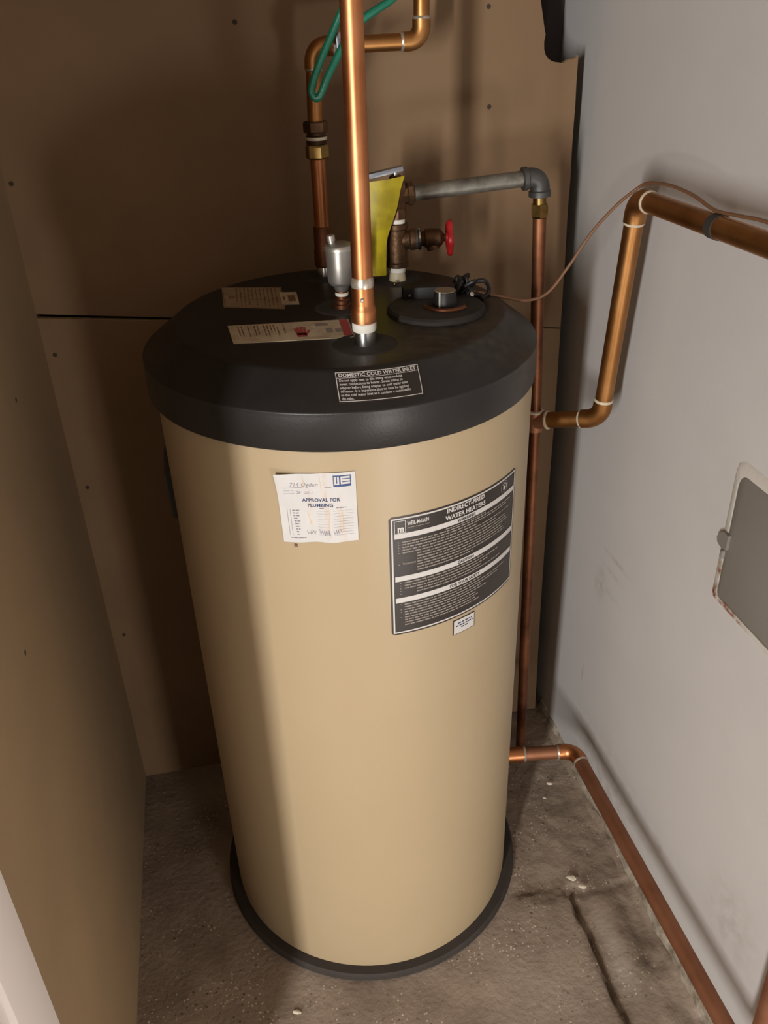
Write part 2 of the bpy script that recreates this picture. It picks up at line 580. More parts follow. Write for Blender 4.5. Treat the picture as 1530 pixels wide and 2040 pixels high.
def build_walls():
    wr = structure(box('wall_right', (XR + 0.05, -1.70, 1.15), (0.10, 4.6, 2.5), 'wall_paint', None, smooth=False))
    # ragged plaster lip along the foot of the right wall
    v, f = [], []
    ys = np.arange(-1.0, 0.34, 0.008)
    for y in ys:
        n = noise.noise(Vector((0.2, y * 22, 0.4))) + 0.6 * noise.noise(Vector((0.7, y * 70, 0.4)))
        t = 0.006 + 0.003 * n
        hh = 0.020 + 0.010 * n
        v += [(XR + 0.002, y, hh), (XR - t * 0.5, y, hh - 0.004), (XR - t, y, 0.004), (XR - t * 1.6, y, -0.03)]
    for j in range(len(ys) - 1):
        for k in range(3):
            a = j * 4 + k
            f.append((a, a + 1, a + 5, a + 4))
    pydata('plaster_lip', v, f, 'plaster_edge', wr, True)

    wb = structure(box('wall_back', (0.0, 0.52, 1.15), (1.3, 0.06, 2.5), 'cavity_shade', None, smooth=False))
    # the two gypsum boards with a sloping joint between them
    def zs(x):
        return 1.091 - 0.119 * x
    T = 0.013
    def board(name, outline, m, parent):
        bm = bmesh.new()
        fr = [bm.verts.new((x, YB, z)) for x, z in outline]
        bk = [bm.verts.new((x, YB + T, z)) for x, z in outline]
        bm.faces.new(fr)
        bm.faces.new(bk[::-1])
        k = len(outline)
        side = []
        for i in range(k):
            side.append(bm.faces.new((fr[i], bk[i], bk[(i + 1) % k], fr[(i + 1) % k])))
        o = obj(name, bm, m, parent, False)
        o.data.materials.append(MATS['board_edge'])
        for pl in o.data.polygons:
            if abs(pl.normal.y) < 0.5:
                pl.material_index = 1
        return o
    rng = random.Random(3)
    edge = []
    for i in range(13):                                    # torn right edge of the upper board
        z = zs(0.492) + 0.003 + (1.519 - zs(0.492)) * i / 12
        edge.append((0.493 - 0.006 * i / 12 + rng.uniform(-0.0006, 0.0006), z))
    notch = [(0.487, 1.5195), (0.478, 1.517), (0.470, 1.516), (0.462, 1.511), (0.454, 1.512), (0.446, 1.513), (0.439, 1.515), (0.432, 1.519), (0.427, 1.525),
             (0.424, 1.533), (0.423, 1.545), (0.425, 1.556), (0.423, 1.562), (0.419, 1.58), (0.412, 1.61), (0.408, 1.66), (0.405, 1.80), (0.40, CEIL)]
    up = [(XL, zs(XL) + 0.004)] + [(0.493, zs(0.493) + 0.0015)] + edge[1:] + notch + [(XL, CEIL)]
    board('upper_board', up, 'board', wb)
    lo = [(XL, 0.0), (0.503, 0.0), (0.497, 0.3), (0.494, 0.6), (0.495, 0.83), (0.493, zs(0.493) - 0.0015), (-0.25, zs(-0.25) - 0.0035), (XL, zs(XL) - 0.004)]
    board('lower_board', lo, 'board', wb)
    scr = [(-0.098, 1.591), (0.322, 1.600), (0.328, 1.448), (-0.482, 1.077), (-0.479, 0.802), (-0.474, 0.432), (-0.488, 1.372)]
    for x, z in scr:
        lathe('screw_head', (x, YB - 0.0008, z), (0, 1, 0), [(0, 0.0022), (0.0004, 0.0040), (0.002, 0.0042)], 'dirt_dark', wb, 10)

    wl = structure(box('wall_left', (XL - 0.006, (YB + YJ0) / 2 + 0.02, CEIL / 2), (0.012, YB - YJ0 + 0.04, CEIL), 'board_left', None, smooth=False))
    for y, z in ((0.029, 1.111), (-0.275, 0.868)):
        lathe('screw_head', (XL + 0.0008, y, z), (-1, 0, 0), [(0, 0.0022), (0.0004, 0.0040), (0.002, 0.0042)], 'dirt_dark', wl, 10)
    # framing behind the left board and the wall that goes on to the left of the opening
    structure(box('wall_front', (-1.75, YJ1 + 0.10, CEIL / 2), (2.46, 0.16, CEIL), 'wall_paint', None, smooth=False))
    bm = bmesh.new()
    box_bm(bm, (XL - 0.010, (YJ0 - 0.668) / 2, CEIL / 2), (0.026, 0.668 + YJ0 + 0.0, CEIL), None, 0.002)
    t = structure(obj('trim_1', bm, 'trim_white'))
    box('jamb_board', (XL - 0.014, (-0.668 + YJ1) / 2, CEIL / 2), (0.020, -0.668 - YJ1, CEIL), 'trim_white', t, None, 0.002)
    structure(box('ceiling', (-0.3, -1.3, CEIL + 0.03), (3.6, 4.2, 0.06), 'ceiling_paint', None, smooth=False))
build_walls()

# ------------------------------------------------------------------ the water heater
R = 0.29
LX = -0.004                      # the cover sits a little to the left on the jacket
Z1, Z2, RL, RT = 1.173, 1.212, 0.2975, 0.246
def lid_z(r):
    if r <= RT:
        return Z2
    return Z1 + (RL - r) / (RL - RT) * (Z2 - Z1)

heater = thing('water_heater', 'tall tan cylindrical water heater with black cover standing on the concrete floor', 'water heater')

def build_heater():
    n = 128
    lathe('tank_jacket', (0, 0, 0), (0, 0, 1), [(0.012, 0.284), (0.0155, R), (0.3, R), (0.6, R), (0.9, R), (1.13, R)], 'tan_enamel', heater, n)
    lathe('base_ring', (0, 0, 0), (0, 0, 1), [(0.0, 0.309), (0.003, 0.3115), (0.013, 0.3105), (0.0165, 0.307), (0.0165, 0.286)], 'black_rubber', heater, n)
    prof = [(1.1205, 0.2905), (1.1203, RL - 0.001), (1.122, RL), (Z1 - 0.006, RL - 0.0005)]
    for i in range(5):
        t = i / 4
        a = Vector((Z1 - 0.0018, RL - 0.0005)) * (1 - t) ** 2 + Vector((Z1 + 0.0002, RL)) * 2 * t * (1 - t) + Vector((Z1 + 0.0016, RL - 0.0022)) * t * t
        prof.append((a.x, a.y))
    for i in range(5):
        t = i / 4
        a = Vector((Z2 - 0.0030, RT + 0.0042)) * (1 - t) ** 2 + Vector((Z2 - 0.0002, RT + 0.0005)) * 2 * t * (1 - t) + Vector((Z2, RT - 0.006)) * t * t
        prof.append((a.x, a.y))
    prof += [(Z2, 0.12), (Z2, 0.02)]
    lathe('top_cover', (LX, 0, 0), (0, 0, 1), prof, 'black_plastic', heater, n, auto=70)
    # dark plastic collars where the fittings leave the cover
    for (x, y, r) in ((0.005, -0.160, 0.046), (0.003, 0.012, 0.044), (0.004, 0.195, 0.042), (0.116, 0.133, 0.044)):
        lathe('collar', (x, y, Z2 - 0.001), (0, 0, 1), [(0, r), (0.0016, r - 0.002), (0.0022, r - 0.007), (0.0016, r - 0.012), (0.0016, 0.012)], 'black_dusty', heater, 40)
    lathe('screw_head', (0.105, 0.105, Z2 + 0.002), (0, 0, 1), [(0, 0.004), (0.002, 0.004), (0.003, 0.002)], 'brass', heater, 12)
    # bracket plate on the left flank
    bm = bmesh.new()
    a0, a1 = math.radians(-99), math.radians(-84)
    k = 8
    for (zz0, zz1, out) in ((0.905, 1.02, 0.010),):
        rows = []
        for j, (z, o2) in enumerate(((zz0, 0.001), (zz0 + 0.006, out * 0.8), (zz1 - 0.04, out), (zz1 - 0.008, out * 0.5), (zz1, 0.001))):
            rows.append([bm.verts.new(((R + o2) * math.sin(a0 + (a1 - a0) * i / k), -(R + o2) * math.cos(a0 + (a1 - a0) * i / k), z)) for i in range(k + 1)])
        inner = [[bm.verts.new(((R - 0.002) * math.sin(a0 + (a1 - a0) * i / k), -(R - 0.002) * math.cos(a0 + (a1 - a0) * i / k), z)) for i in range(k + 1)] for z in (zz0, zz1)]
        for ra, rb in zip(rows, rows[1:]):
            for i in range(k):
                bm.faces.new((ra[i], ra[i + 1], rb[i + 1], rb[i]))
        for i in range(k):
            bm.faces.new((inner[0][i], inner[0][i + 1], rows[0][i + 1], rows[0][i]))
            bm.faces.new((rows[-1][i], rows[-1][i + 1], inner[1][i + 1], inner[1][i]))
        bm.faces.new([r[0] for r in rows] + [inner[1][0], inner[0][0]])
        bm.faces.new([r[-1] for r in rows] + [inner[1][-1], inner[0][-1]])
    obj('side_plate', bm, 'black_dusty', heater)
    # thermostat well: raised round cover, knob, wiring block
    d = lathe('thermostat_cover', (0.135, -0.045, Z2 - 0.001), (0, 0, 1), [(0, 0.074), (0.006, 0.073), (0.009, 0.069), (0.0085, 0.062), (0.009, 0.03), (0.009, 0.006)], 'black_dusty', heater, 56)
    kx, ky, kz = 0.148, -0.047, Z2 + 0.008
    kn = lathe('thermostat_knob', (kx, ky, kz), (0, 0, 1), [(0, 0.0185), (0.003, 0.0180), (0.020, 0.0165), (0.0215, 0.0155)], 'black_gloss', heater, 40)
    lathe('knob_face', (kx, ky, kz + 0.0214), (0, 0, 1), [(0, 0.0158), (0.0008, 0.0155)], 'knob_tan', kn, 40)
    box('knob_pointer', (kx - 0.0118, ky - 0.0140, kz + 0.012), (0.0022, 0.0022, 0.023), 'paper', kn, Matrix.Rotation(math.radians(40), 3, 'Z'))
    kb = box('control_box', (0.136, 0.006, Z2 + 0.014), (0.080, 0.030, 0.022), 'black_gloss', heater, Matrix.Rotation(math.radians(-9), 3, 'Z'), 0.003)
    lathe('screw_head', (0.104, -0.005, Z2 + 0.014), (-0.16, -0.98, 0), [(0, 0.0022), (0.0012, 0.0018)], 'vent_metal', kb, 10)
    rng = random.Random(5)
    for i in range(7):                                           # tangle of short black leads
        x0 = 0.172 + rng.uniform(0, 0.032)
        y0 = 0.000 + rng.uniform(-0.014, 0.02)
        pts = [(x0, y0, Z2 + 0.002), (x0 + rng.uniform(-.01, .01), y0 + rng.uniform(-.01, .01), Z2 + 0.018),
               (x0 + rng.uniform(-.016, .022), y0 + rng.uniform(-.018, .014), Z2 + 0.030), (x0 + rng.uniform(-.02, .03), y0 + rng.uniform(-.02, .01), Z2 + 0.012), (x0 + rng.uniform(-.02, .03), y0 - 0.012, Z2 + 0.002)]
        sweep('control_lead', spline(pts, 6), 0.0032, 'black_gloss', heater, 8)
    for (x, y) in ((0.196, -0.022), (0.186, 0.004)):
        lathe('terminal', (x, y, Z2 + 0.012), (0.2, -0.8, 0.4), [(0, 0.0035), (0.003, 0.0035), (0.0035, 0.002)], 'steel', heater, 10)
    # flakes of rust-coloured insulation round the knob
    sweep('insulation_edge', spline([(0.117, -0.051, Z2 + 0.009), (0.121, -0.066, Z2 + 0.0095), (0.136, -0.080, Z2 + 0.0095), (0.158, -0.080, Z2 + 0.0095), (0.172, -0.070, Z2 + 0.009)], 8), 0.0035, 'copper_dark', heater, 8)
build_heater()

def cylmap(a_deg, z_top, rad=R):
    def fn(u, v, h):
        a = math.radians(a_deg) + u / rad
        return ((rad + h) * math.sin(a), -(rad + h) * math.cos(a), z_top - v)
    return fn

def build_warning_label():
    W, H = math.radians(47.8) * R, 0.2
    fn = cylmap(0.75, 1.012)
    def outline(s, t):
        # small rounded corners
        u, v = s * W, t * H
        c = 0.004
        du = min(u, W - u)
        if du < c:
            k = c - math.sqrt(max(0, c * c - (c - du) ** 2))
            v = min(max(v, k), H - k)
        return u, v
    base = sheet('warning_label', outline, 60, 10, fn, 0.0002, 0.0006, 'label_black', heater)
    base['label'] = 'black sheet label with white bands and fine print'
    rng = random.Random(11)
    fine, white = Print(), Print()
    Print().frame(0.0028, 0.0025, W - 0.0028, H - 0.0028, 0.0024, 48).build('border', 'ink_white', base, fn, 0.0010)
    x0, x1 = 0.0072, W - 0.0075
    for a, b in ((0.0270, 0.0350), (0.0975, 0.1060), (0.1345, 0.1430)):
        Print().rect(x0, a, x1, b, 48).build('band', 'ink_white', base, fn, 0.0011)
    # header
    white.frame(0.0075, 0.0065, 0.0240, 0.0265, 0.0009, 4)
    white.add(text_polys('m', 0.0150, 0.0120, 0.0245, bold=0.0006, sx=0.8))
    white.build('emblem', 'ink_white', base, fn, 0.0011)
    def line(nm, m, h, *a, **k):
        o = Print().add(text_polys(*a, **k)).build(nm, m, base, fn, h)
        o['kind'] = 'stuff'
    line('maker_name', 'ink_white', 0.0011, 'WEIL-McLAIN', 0.0086, 0.0262, 0.0155, bold=0.00022, sx=0.62)
    fine.words(0.0265, 0.060, 0.0190, 0.0010, rng, 1.0)
    line('title_line', 'ink_white', 0.0011, 'INDIRECT-FIRED', 0.0098, 0.1215, 0.0130, 'CENTER', bold=0.0003, sx=0.97)
    line('title_line', 'ink_white', 0.0011, 'WATER HEATERS', 0.0098, 0.1215, 0.0240, 'CENTER', bold=0.0003, sx=0.97)
    cx, cy = 0.2055, 0.0155
    fine.disc(cx, cy, 0.0088, 0.0096)
    white = Print()
    white.rect(cx - 0.0032, cy - 0.001, cx + 0.0022, cy + 0.0052)
    white.poly([(cx - 0.0048, cy - 0.003), (cx, cy - 0.0058), (cx + 0.0052, cy - 0.003), (cx + 0.0052, cy + 0.004)], 0.0014)
    # words on the bands
    line('band_word', 'ink_black', 0.0014, 'WARNING', 0.0068, 0.1215, 0.0334, 'CENTER', bold=0.0002)
    line('band_word', 'ink_black', 0.0014, 'CAUTION', 0.0068, 0.1215, 0.1041, 'CENTER', bold=0.0002)
    line('band_word', 'ink_black', 0.0014, 'FOR YOUR SAFETY', 0.0068, 0.1215, 0.1411, 'CENTER', bold=0.0002)
    def para(y, n, x, ind, lastfull=0.6, step=0.0046, h=0.0019):
        for i in range(n):
            fine.words(x + (ind if i else 0), x1 - 0.006, y + i * step, h, rng, (lastfull if i == n - 1 else rng.uniform(0.82, 0.99)))
    fine.words(0.085, 0.165, 0.0372, 0.0016, rng)
    for y in (0.0405, 0.0445, 0.0490, 0.0535, 0.0580):
        fine.rect(0.0125, y, 0.0140, y + 0.0015)
        fine.words(0.0185, x1 - 0.006, y, 0.0019, rng, rng.uniform(0.5, 0.98))
    para(0.0628, 3, 0.040, 0, 0.95)
    fine.rect(0.0125, 0.0772, 0.0145, 0.0787)
    fine.add(text_polys('Temperature', 0.0052, 0.0185, 0.0787, bold=0.0001, sx=0.7))
    para(0.0766, 4, 0.040, 0, 0.5)
    for y in (0.1085, 0.1132, 0.1179, 0.1226, 0.1273):
        fine.rect(0.0140, y, 0.0155, y + 0.0015)
        fine.words(0.021 + (0.018 if y > 0.12 else 0), x1 - 0.006, y, 0.0019, rng, rng.uniform(0.55, 0.98))
    for i, y in enumerate((0.1460, 0.1505, 0.1550, 0.1595, 0.1640, 0.1690, 0.1735, 0.1780, 0.1825)):
        if i in (0, 2, 3, 5):
            fine.rect(0.0140, y, 0.0155, y + 0.0015)
        fine.words(0.0200, x1 - 0.006, y, 0.0019, rng, rng.uniform(0.45, 0.98))
    fine.build('fine_print', 'ink_grey', base, fn, 0.0010)
    white.build('house_mark', 'ink_white', base, fn, 0.0011)
    # the small white sticker below
    fs = cylmap(20.45, 0.8065)
    ws, hs = math.radians(8.35) * R, 0.027
    sm = sheet('data_sticker', lambda s, t: (s * ws, t * hs), 8, 2, fs, 0.0002, 0.0012, 'label_black', heater)
    pr = Print().rect(0.0012, 0.0008, ws - 0.0012, hs - 0.0012, 8)
    pr.build('white_ground', 'ink_white', sm, fs, 0.0015)
    pr = Print()
    pr.words(0.008, ws - 0.006, 0.0060, 0.0020, rng, 1.0, 1.5, 4)
    pr.words(0.005, ws - 0.004, 0.0105, 0.0020, rng, 1.0, 1.5, 4)
    pr.words(0.015, ws - 0.013, 0.0150, 0.0020, rng, 1.0, 1.5, 3)
    pr.build('fine_print', 'ink_navy', sm, fs, 0.0018)
build_warning_label()

def build_approval_slip():
    # paper slip, a bit crooked, upper left corner standing off the jacket
    W, H = 0.1065, 0.1055
    base_fn = cylmap(-28.45, 1.0885)
    def lift(u, v):
        a = max(0.0, 1 - math.hypot(u, v) / 0.055)
        return 0.007 * a * a + 0.0006 * math.sin(u * 160) * math.sin(v * 40 + 1)
    def fn(u, v, h):
        v2 = v + 0.0045 * (1 - u / W) * (1 - v / H) + 0.0050 * (1 - u / W) * (v / H) + 0.0010 * math.sin(u * 95 + 0.6) * (v / H)
        u2 = u + 0.003 * (v / H) * (1 - u / W)
        return base_fn(u2, v2, h + 0.0012 + lift(u, v))
    p = sheet('approval_slip', lambda s, t: (s * W, t * H), 40, 24, fn, 0.0, 0.0003, 'paper', heater)
    p['label'] = 'crumpled white inspection slip with navy print'
    add_spots(MATS['paper'], [((-0.078, -0.279, 1.05), (0.004, 0.05, 0.09), 0.5), ((-0.098, -0.272, 1.03), (0.0035, 0.05, 0.05), 0.5), ((-0.060, -0.284, 1.02), (0.005, 0.05, 0.06), 0.5),
                              ((-0.055, -0.285, 1.0), (0.004, 0.05, 0.03), 0.6)], srgb(196, 160, 124), 90)
    rng = random.Random(2)
    navy, faint, pencil, blue, white = Print(), Print(), Print(), Print(), Print()
    navy.add(text_polys('APPROVAL FOR', 0.0072, 0.0590, 0.0420, 'CENTER', bold=0.00018))
    navy.add(text_polys('PLUMBING', 0.0072, 0.0575, 0.0500, 'CENTER', bold=0.00018))
    pencil.rect(0.0095, 0.0205, 0.074, 0.0213)
    for y in (0.0245, 0.0290):
        faint.words(0.0095, 0.024, y, 0.0014, rng, 1.0)
        faint.rect(0.026, y + 0.0012, W - 0.006, y + 0.0016)
    # hand lettering
    pencil.add(text_polys('714 Ogden', 0.0085, 0.0180, 0.0190, shear=0.25, bold=-0.00005))
    pencil.add(text_polys('28   2011', 0.0060, 0.0260, 0.0305, shear=0.3, bold=-0.00005))
    def scrib(x, y, n, w, h):
        pts = []
        for i in range(n):
            pts.append((x + w * i / n + rng.uniform(-.001, .001), y + (h if i % 2 else 0) + rng.uniform(-.0012, .0012)))
        pencil.poly(pts, 0.0005)
    scrib(0.036, 0.0875, 9, 0.014, 0.0055)
    scrib(0.054, 0.0860, 12, 0.016, 0.0075)
    scrib(0.073, 0.0860, 8, 0.012, 0.0055)
    # printed table
    for i in range(10):
        y = 0.0545 + i * 0.0041
        pencil.words(0.0180 + 0.0004 * i, 0.030, y, 0.0015, rng, rng.uniform(0.4, 1.0), 1.5, 4)
        faint.rect(0.052, y + 0.0022, 0.068, y + 0.0026)
        faint.rect(0.074, y + 0.0022, W - 0.006, y + 0.0026)
    pencil.words(0.056, 0.062, 0.0518, 0.0013, rng, 1.0)
    pencil.words(0.079, 0.092, 0.0512, 0.0013, rng, 1.0)
    pencil.rect(0.0105, 0.0530, 0.0109, 0.0935)
    pencil.rect(0.0148, 0.0530, 0.0152, 0.0935)
    pencil.words(0.012, 0.034, 0.0975, 0.0012, rng, 1.0)
    # square blue emblem
    bx, by, s = 0.0770, 0.0040, 0.0235
    blue.rect(bx, by, bx + s, by + 0.0165, 6)
    white.rect(bx + 0.0012, by + 0.0015, bx + 0.0040, by + 0.0135)
    white.rect(bx + 0.0055, by + 0.0015, bx + 0.0080, by + 0.0135)
    white.rect(bx + 0.0012, by + 0.0115, bx + 0.0080, by + 0.0135)
    for k in range(3):
        white.rect(bx + 0.0100, by + 0.0015 + 0.0042 * k, bx + s - 0.0013, by + 0.0044 + 0.0042 * k)
    white.rect(bx + 0.0100, by + 0.0015, bx + 0.0118, by + 0.0128)
    Print().poly([(0.036, 0.004), (0.038, 0.011), (0.037, 0.020)], 0.0007).build('water_stain', 'stain', p, fn, 0.0005)
    Print().poly([(0.059, 0.001), (0.060, 0.018), (0.061, 0.028)], 0.0005).build('water_stain', 'stain', p, fn, 0.0005)
    Print().poly([(0.039, 0.056), (0.041, 0.066), (0.043, 0.077)], 0.0009).build('water_stain', 'stain', p, fn, 0.0005)
    Print().poly([(0.068, 0.052), (0.069, 0.064), (0.067, 0.078), (0.068, 0.098)], 0.0009).build('water_stain', 'stain', p, fn, 0.0005)
    Print().poly([(0.086, 0.056), (0.087, 0.070), (0.086, 0.090)], 0.0009).build('water_stain', 'stain', p, fn, 0.0005)
    for nm, pr, m in (('lettering', navy, 'ink_navy'), ('faint_print', faint, 'ink_faint'), ('handwriting', pencil, 'ink_pencil'), ('emblem_ground', blue, 'label_blue')):
        pr.build(nm, m, p, fn, 0.0006)
    white.build('emblem_mark', 'ink_white', p, fn, 0.0009)
    # crumb of tape below the slip
    f2 = cylmap(-25.0, 0.975)
    sheet('tape_scrap', lambda s, t: (s * 0.004, t * 0.004), 2, 2, f2, 0.0002, 0.0015, 'ink_brown', heater)
build_approval_slip()

def build_cover_labels():
    # inlet label on the sloping shoulder
    cor = ((-11.0, 0.2495), (14.4, 0.2505), (12.2, 0.2875), (-9.8, 0.2860))
    W, H = 0.115, 0.046
    def bil(c, s, t):
        return [(c[0][k] * (1 - s) + c[1][k] * s) * (1 - t) + (c[3][k] * (1 - s) + c[2][k] * s) * t for k in range(len(c[0]))]
    sl = math.atan2(Z2 - Z1, RL - RT)
    def fn(u, v, h):
        a, r = bil(cor, u / W, v / H)
        a = math.radians(a)
        r2 = r + h * math.sin(sl)
        z = Z1 + (RL - r) / (RL - RT) * (Z2 - Z1) + h * math.cos(sl)
        return (LX + r2 * math.sin(a), -r2 * math.cos(a), z)
    b = sheet('inlet_label', lambda s, t: (s * W, t * H), 16, 6, fn, -0.0004, 0.0008, 'label_black', heater)
    b['label'] = 'small black label with white print on the shoulder of the cover'
    pr = Print().frame(0.0015, 0.0015, W - 0.0015, H - 0.0015, 0.0010, 12)
    pr.rect(0.0025, 0.0098, W - 0.0025, 0.0104, 12)
    pr.add(text_polys('DOMESTIC COLD WATER INLET', 0.0072, W / 2, 0.0085, 'CENTER', bold=0.0002, sx=1.0))
    for i, ln in enumerate(('Do not apply heat to this fitting when making', 'sweat connections to heater. Sweat tubing to', 'adapter before fitting adapter to cold water inlet',
                            'of heater. It is imperative that no heat be applied', 'to the cold water inlet as it contains a nonmetallic', 'dip tube.')):
        pr.add(text_polys(ln, 0.0053, 0.0050, 0.0155 + i * 0.0053, bold=0.00008, sx=0.86))
    pr.build('lettering', 'ink_white', b, fn, 0.0012)

    def flat(cor, W, H, z):
        def fn(u, v, h):
            x, y = bil(cor, u / W, v / H)
            return (x, y, z + h)
        return fn
    rng = random.Random(9)
    # pale data label at the back left of the cover
    W, H = 0.095, 0.112
    f1 = flat(((-0.172, 0.178), (-0.077, 0.148), (-0.083, 0.028), (-0.174, 0.067)), W, H, Z2)
    b = sheet('data_label', lambda s, t: (s * W, t * H), 2, 2, f1, 0.0, 0.0007, 'paper_tan', heater)
    pr = Print()
    for i in range(11):
        x = 0.022 + i * 0.0062
        y = 0.006
        L = 0.106 * rng.choice((1.0, 0.7, 0.95, 0.8))
        while y < L:
            e = min(L, y + rng.uniform(0.006, 0.022))
            pr.rect(x, y, x + rng.choice((0.0014, 0.0022, 0.0016)), e)
            y = e + 0.003
    pr.disc(0.0135, 0.060, 0.002, 0.0045)
    pr.frame(0.0015, 0.0015, W - 0.0015, H - 0.0015, 0.0008, 2)
    pr.build('fine_print', 'ink_brown', b, f1, 0.0010)
    W, H = 0.028, 0.068
    f2 = flat(((-0.083, 0.118), (-0.056, 0.111), (-0.059, 0.045), (-0.085, 0.050)), W, H, Z2)
    b = sheet('small_label', lambda s, t: (s * W, t * H), 2, 2, f2, 0.0005, 0.0013, 'paper_dim', heater)
    pr = Print().rect(0.012, 0.020, 0.024, 0.052)
    pr.rect(0.004, 0.026, 0.007, 0.046)
    pr.build('fine_print', 'ink_brown', b, f2, 0.0016)
    # long warning strip with a red end
    W, H = 0.174, 0.080
    f3 = flat(((-0.173, -0.029), (0.001, -0.050), (-0.004, -0.130), (-0.169, -0.109)), W, H, Z2)
    b = sheet('warning_strip', lambda s, t: (s * W, t * H), 2, 2, f3, 0.0, 0.0007, 'paper_dim', heater)
    pr = Print()
    for i, L in enumerate((0.6, 0.66, 0.2, 0.7, 0.12, 0.65, 0.6, 0.0, 0.72, 0.75, 0.5, 0.45, 0.7, 0.0, 0.6)):
        x = 0.013 + 0.0046 * i
        y = 0.008 + (0.012 if i % 5 == 2 else 0)
        while y < 0.08 * L:
            e = min(0.08 * L, y + rng.uniform(0.005, 0.014))
            pr.rect(x, y, x + 0.0017, e)
            y = e + 0.0025
    pr.build('fine_print', 'ink_brown', b, f3, 0.0010)
    hand = Print()
    for k, (u0, v0, u1, v1) in enumerate(((0.093, 0.032, 0.096, 0.06), (0.097, 0.026, 0.099, 0.06), (0.102, 0.024, 0.102, 0.06), (0.107, 0.026, 0.105, 0.06), (0.113, 0.040, 0.106, 0.062))):
        hand.poly([(u0, v0), (u1, v1)], 0.0034)
    hand.rect(0.0935, 0.052, 0.1075, 0.068)
    hand.build('hand_symbol', 'ink_red', b, f3, 0.0010)
    blob = Print().rect(0.124, 0.012, 0.142, 0.024)
    blob.rect(0.137, 0.036, 0.146, 0.056)
    blob.rect(0.150, 0.040, 0.159, 0.054)
    blob.build('pictogram', 'ink_grey', b, f3, 0.0010)
    red = Print().rect(0.160, 0.001, 0.1725, 0.072)
    red.build('red_end', 'ink_red', b, f3, 0.0009)
build_cover_labels()

# ------------------------------------------------------------------ fittings on the cover
def build_cold_pipe():
    x, y = 0.005, -0.160
    t = thing('cold_water_pipe', 'thick bright copper pipe rising straight from the front of the black cover', 'pipe', (x, y, Z2))
    up = (0, 0, 1)
    lathe('nipple', (x, y, Z2 - 0.002), up, [(0, 0.0150), (0.020, 0.0150), (0.023, 0.0145)], 'steel', t, 28)
    lathe('thread_tape', (x, y, Z2 + 0.0190), up, [(0, 0.0152), (0.002, 0.0162), (0.0105, 0.0164), (0.0120, 0.0150)], 'teflon', t, 28)
    lathe('adapter', (x, y, Z2 + 0.0310), up, [(0, 0.0158), (0.0012, 0.0172), (0.0150, 0.0174), (0.0175, 0.0168), (0.0200, 0.0158), (0.0240, 0.0152)], 'copper', t, 28)
    lathe('coupling', (x, y, Z2 + 0.0540), up, [(0, 0.0152), (0.014, 0.0148), (0.030, 0.0146), (0.0305, 0.0136)], 'copper', t, 28)
    lathe('solder_ring', (x, y, Z2 + 0.0780), up, [(0, 0.0148), (0.003, 0.0152), (0.009, 0.0150), (0.013, 0.0137)], 'solder', t, 28)
    lathe('solder_drop', (x - 0.004, y - 0.0150, Z2 + 0.0640), (-0.2, -1, 0), [(-0.002, 0.002), (0.0005, 0.003), (0.0016, 0.0018)], 'solder', t, 10)
    pts = [(x + 0.0014 * k / 8, y, Z2 + 0.080 + (CEIL - Z2 - 0.080) * k / 8) for k in range(9)]
    sweep('pipe', pts, 0.0136, 'copper', t, 32)
build_cold_pipe()

def build_air_vent():
    x, y = 0.003, 0.012
    t = thing('air_vent', 'silver cylindrical air vent on a short brass stem behind the front copper pipe', 'air vent', (x, y, Z2))
    up = (0, 0, 1)
    lathe('stem', (x, y, Z2 - 0.002), up, [(0, 0.014), (0.008, 0.014), (0.009, 0.0115), (0.014, 0.0115), (0.016, 0.009), (0.028, 0.009)], 'copper_dark', t, 20)
    lathe('thread_tape', (x, y, Z2 + 0.0185), up, [(0, 0.0095), (0.001, 0.0102), (0.004, 0.0102), (0.005, 0.0092)], 'teflon', t, 20)
    lathe('neck', (x, y, Z2 + 0.026), up, [(0, 0.0095), (0.004, 0.011), (0.009, 0.0125), (0.0105, 0.016)], 'vent_metal', t, 24)
    lathe('canister', (x, y, Z2 + 0.035), up, [(0, 0.0160), (0.003, 0.0185), (0.006, 0.0198), (0.030, 0.0206), (0.051, 0.0210), (0.0515, 0.0222), (0.0555, 0.0224), (0.0570, 0.0215), (0.0590, 0.0205), (0.0610, 0.016), (0.0615, 0.004)], 'vent_metal', t, 40)
    lathe('bleed_cap', (x - 0.011, y + 0.002, Z2 + 0.095), (-0.08, 0, 1), [(0, 0.0052), (0.004, 0.0052), (0.0045, 0.0062), (0.012, 0.0062), (0.0130, 0.0052)], 'vent_metal', t, 16)
build_air_vent()

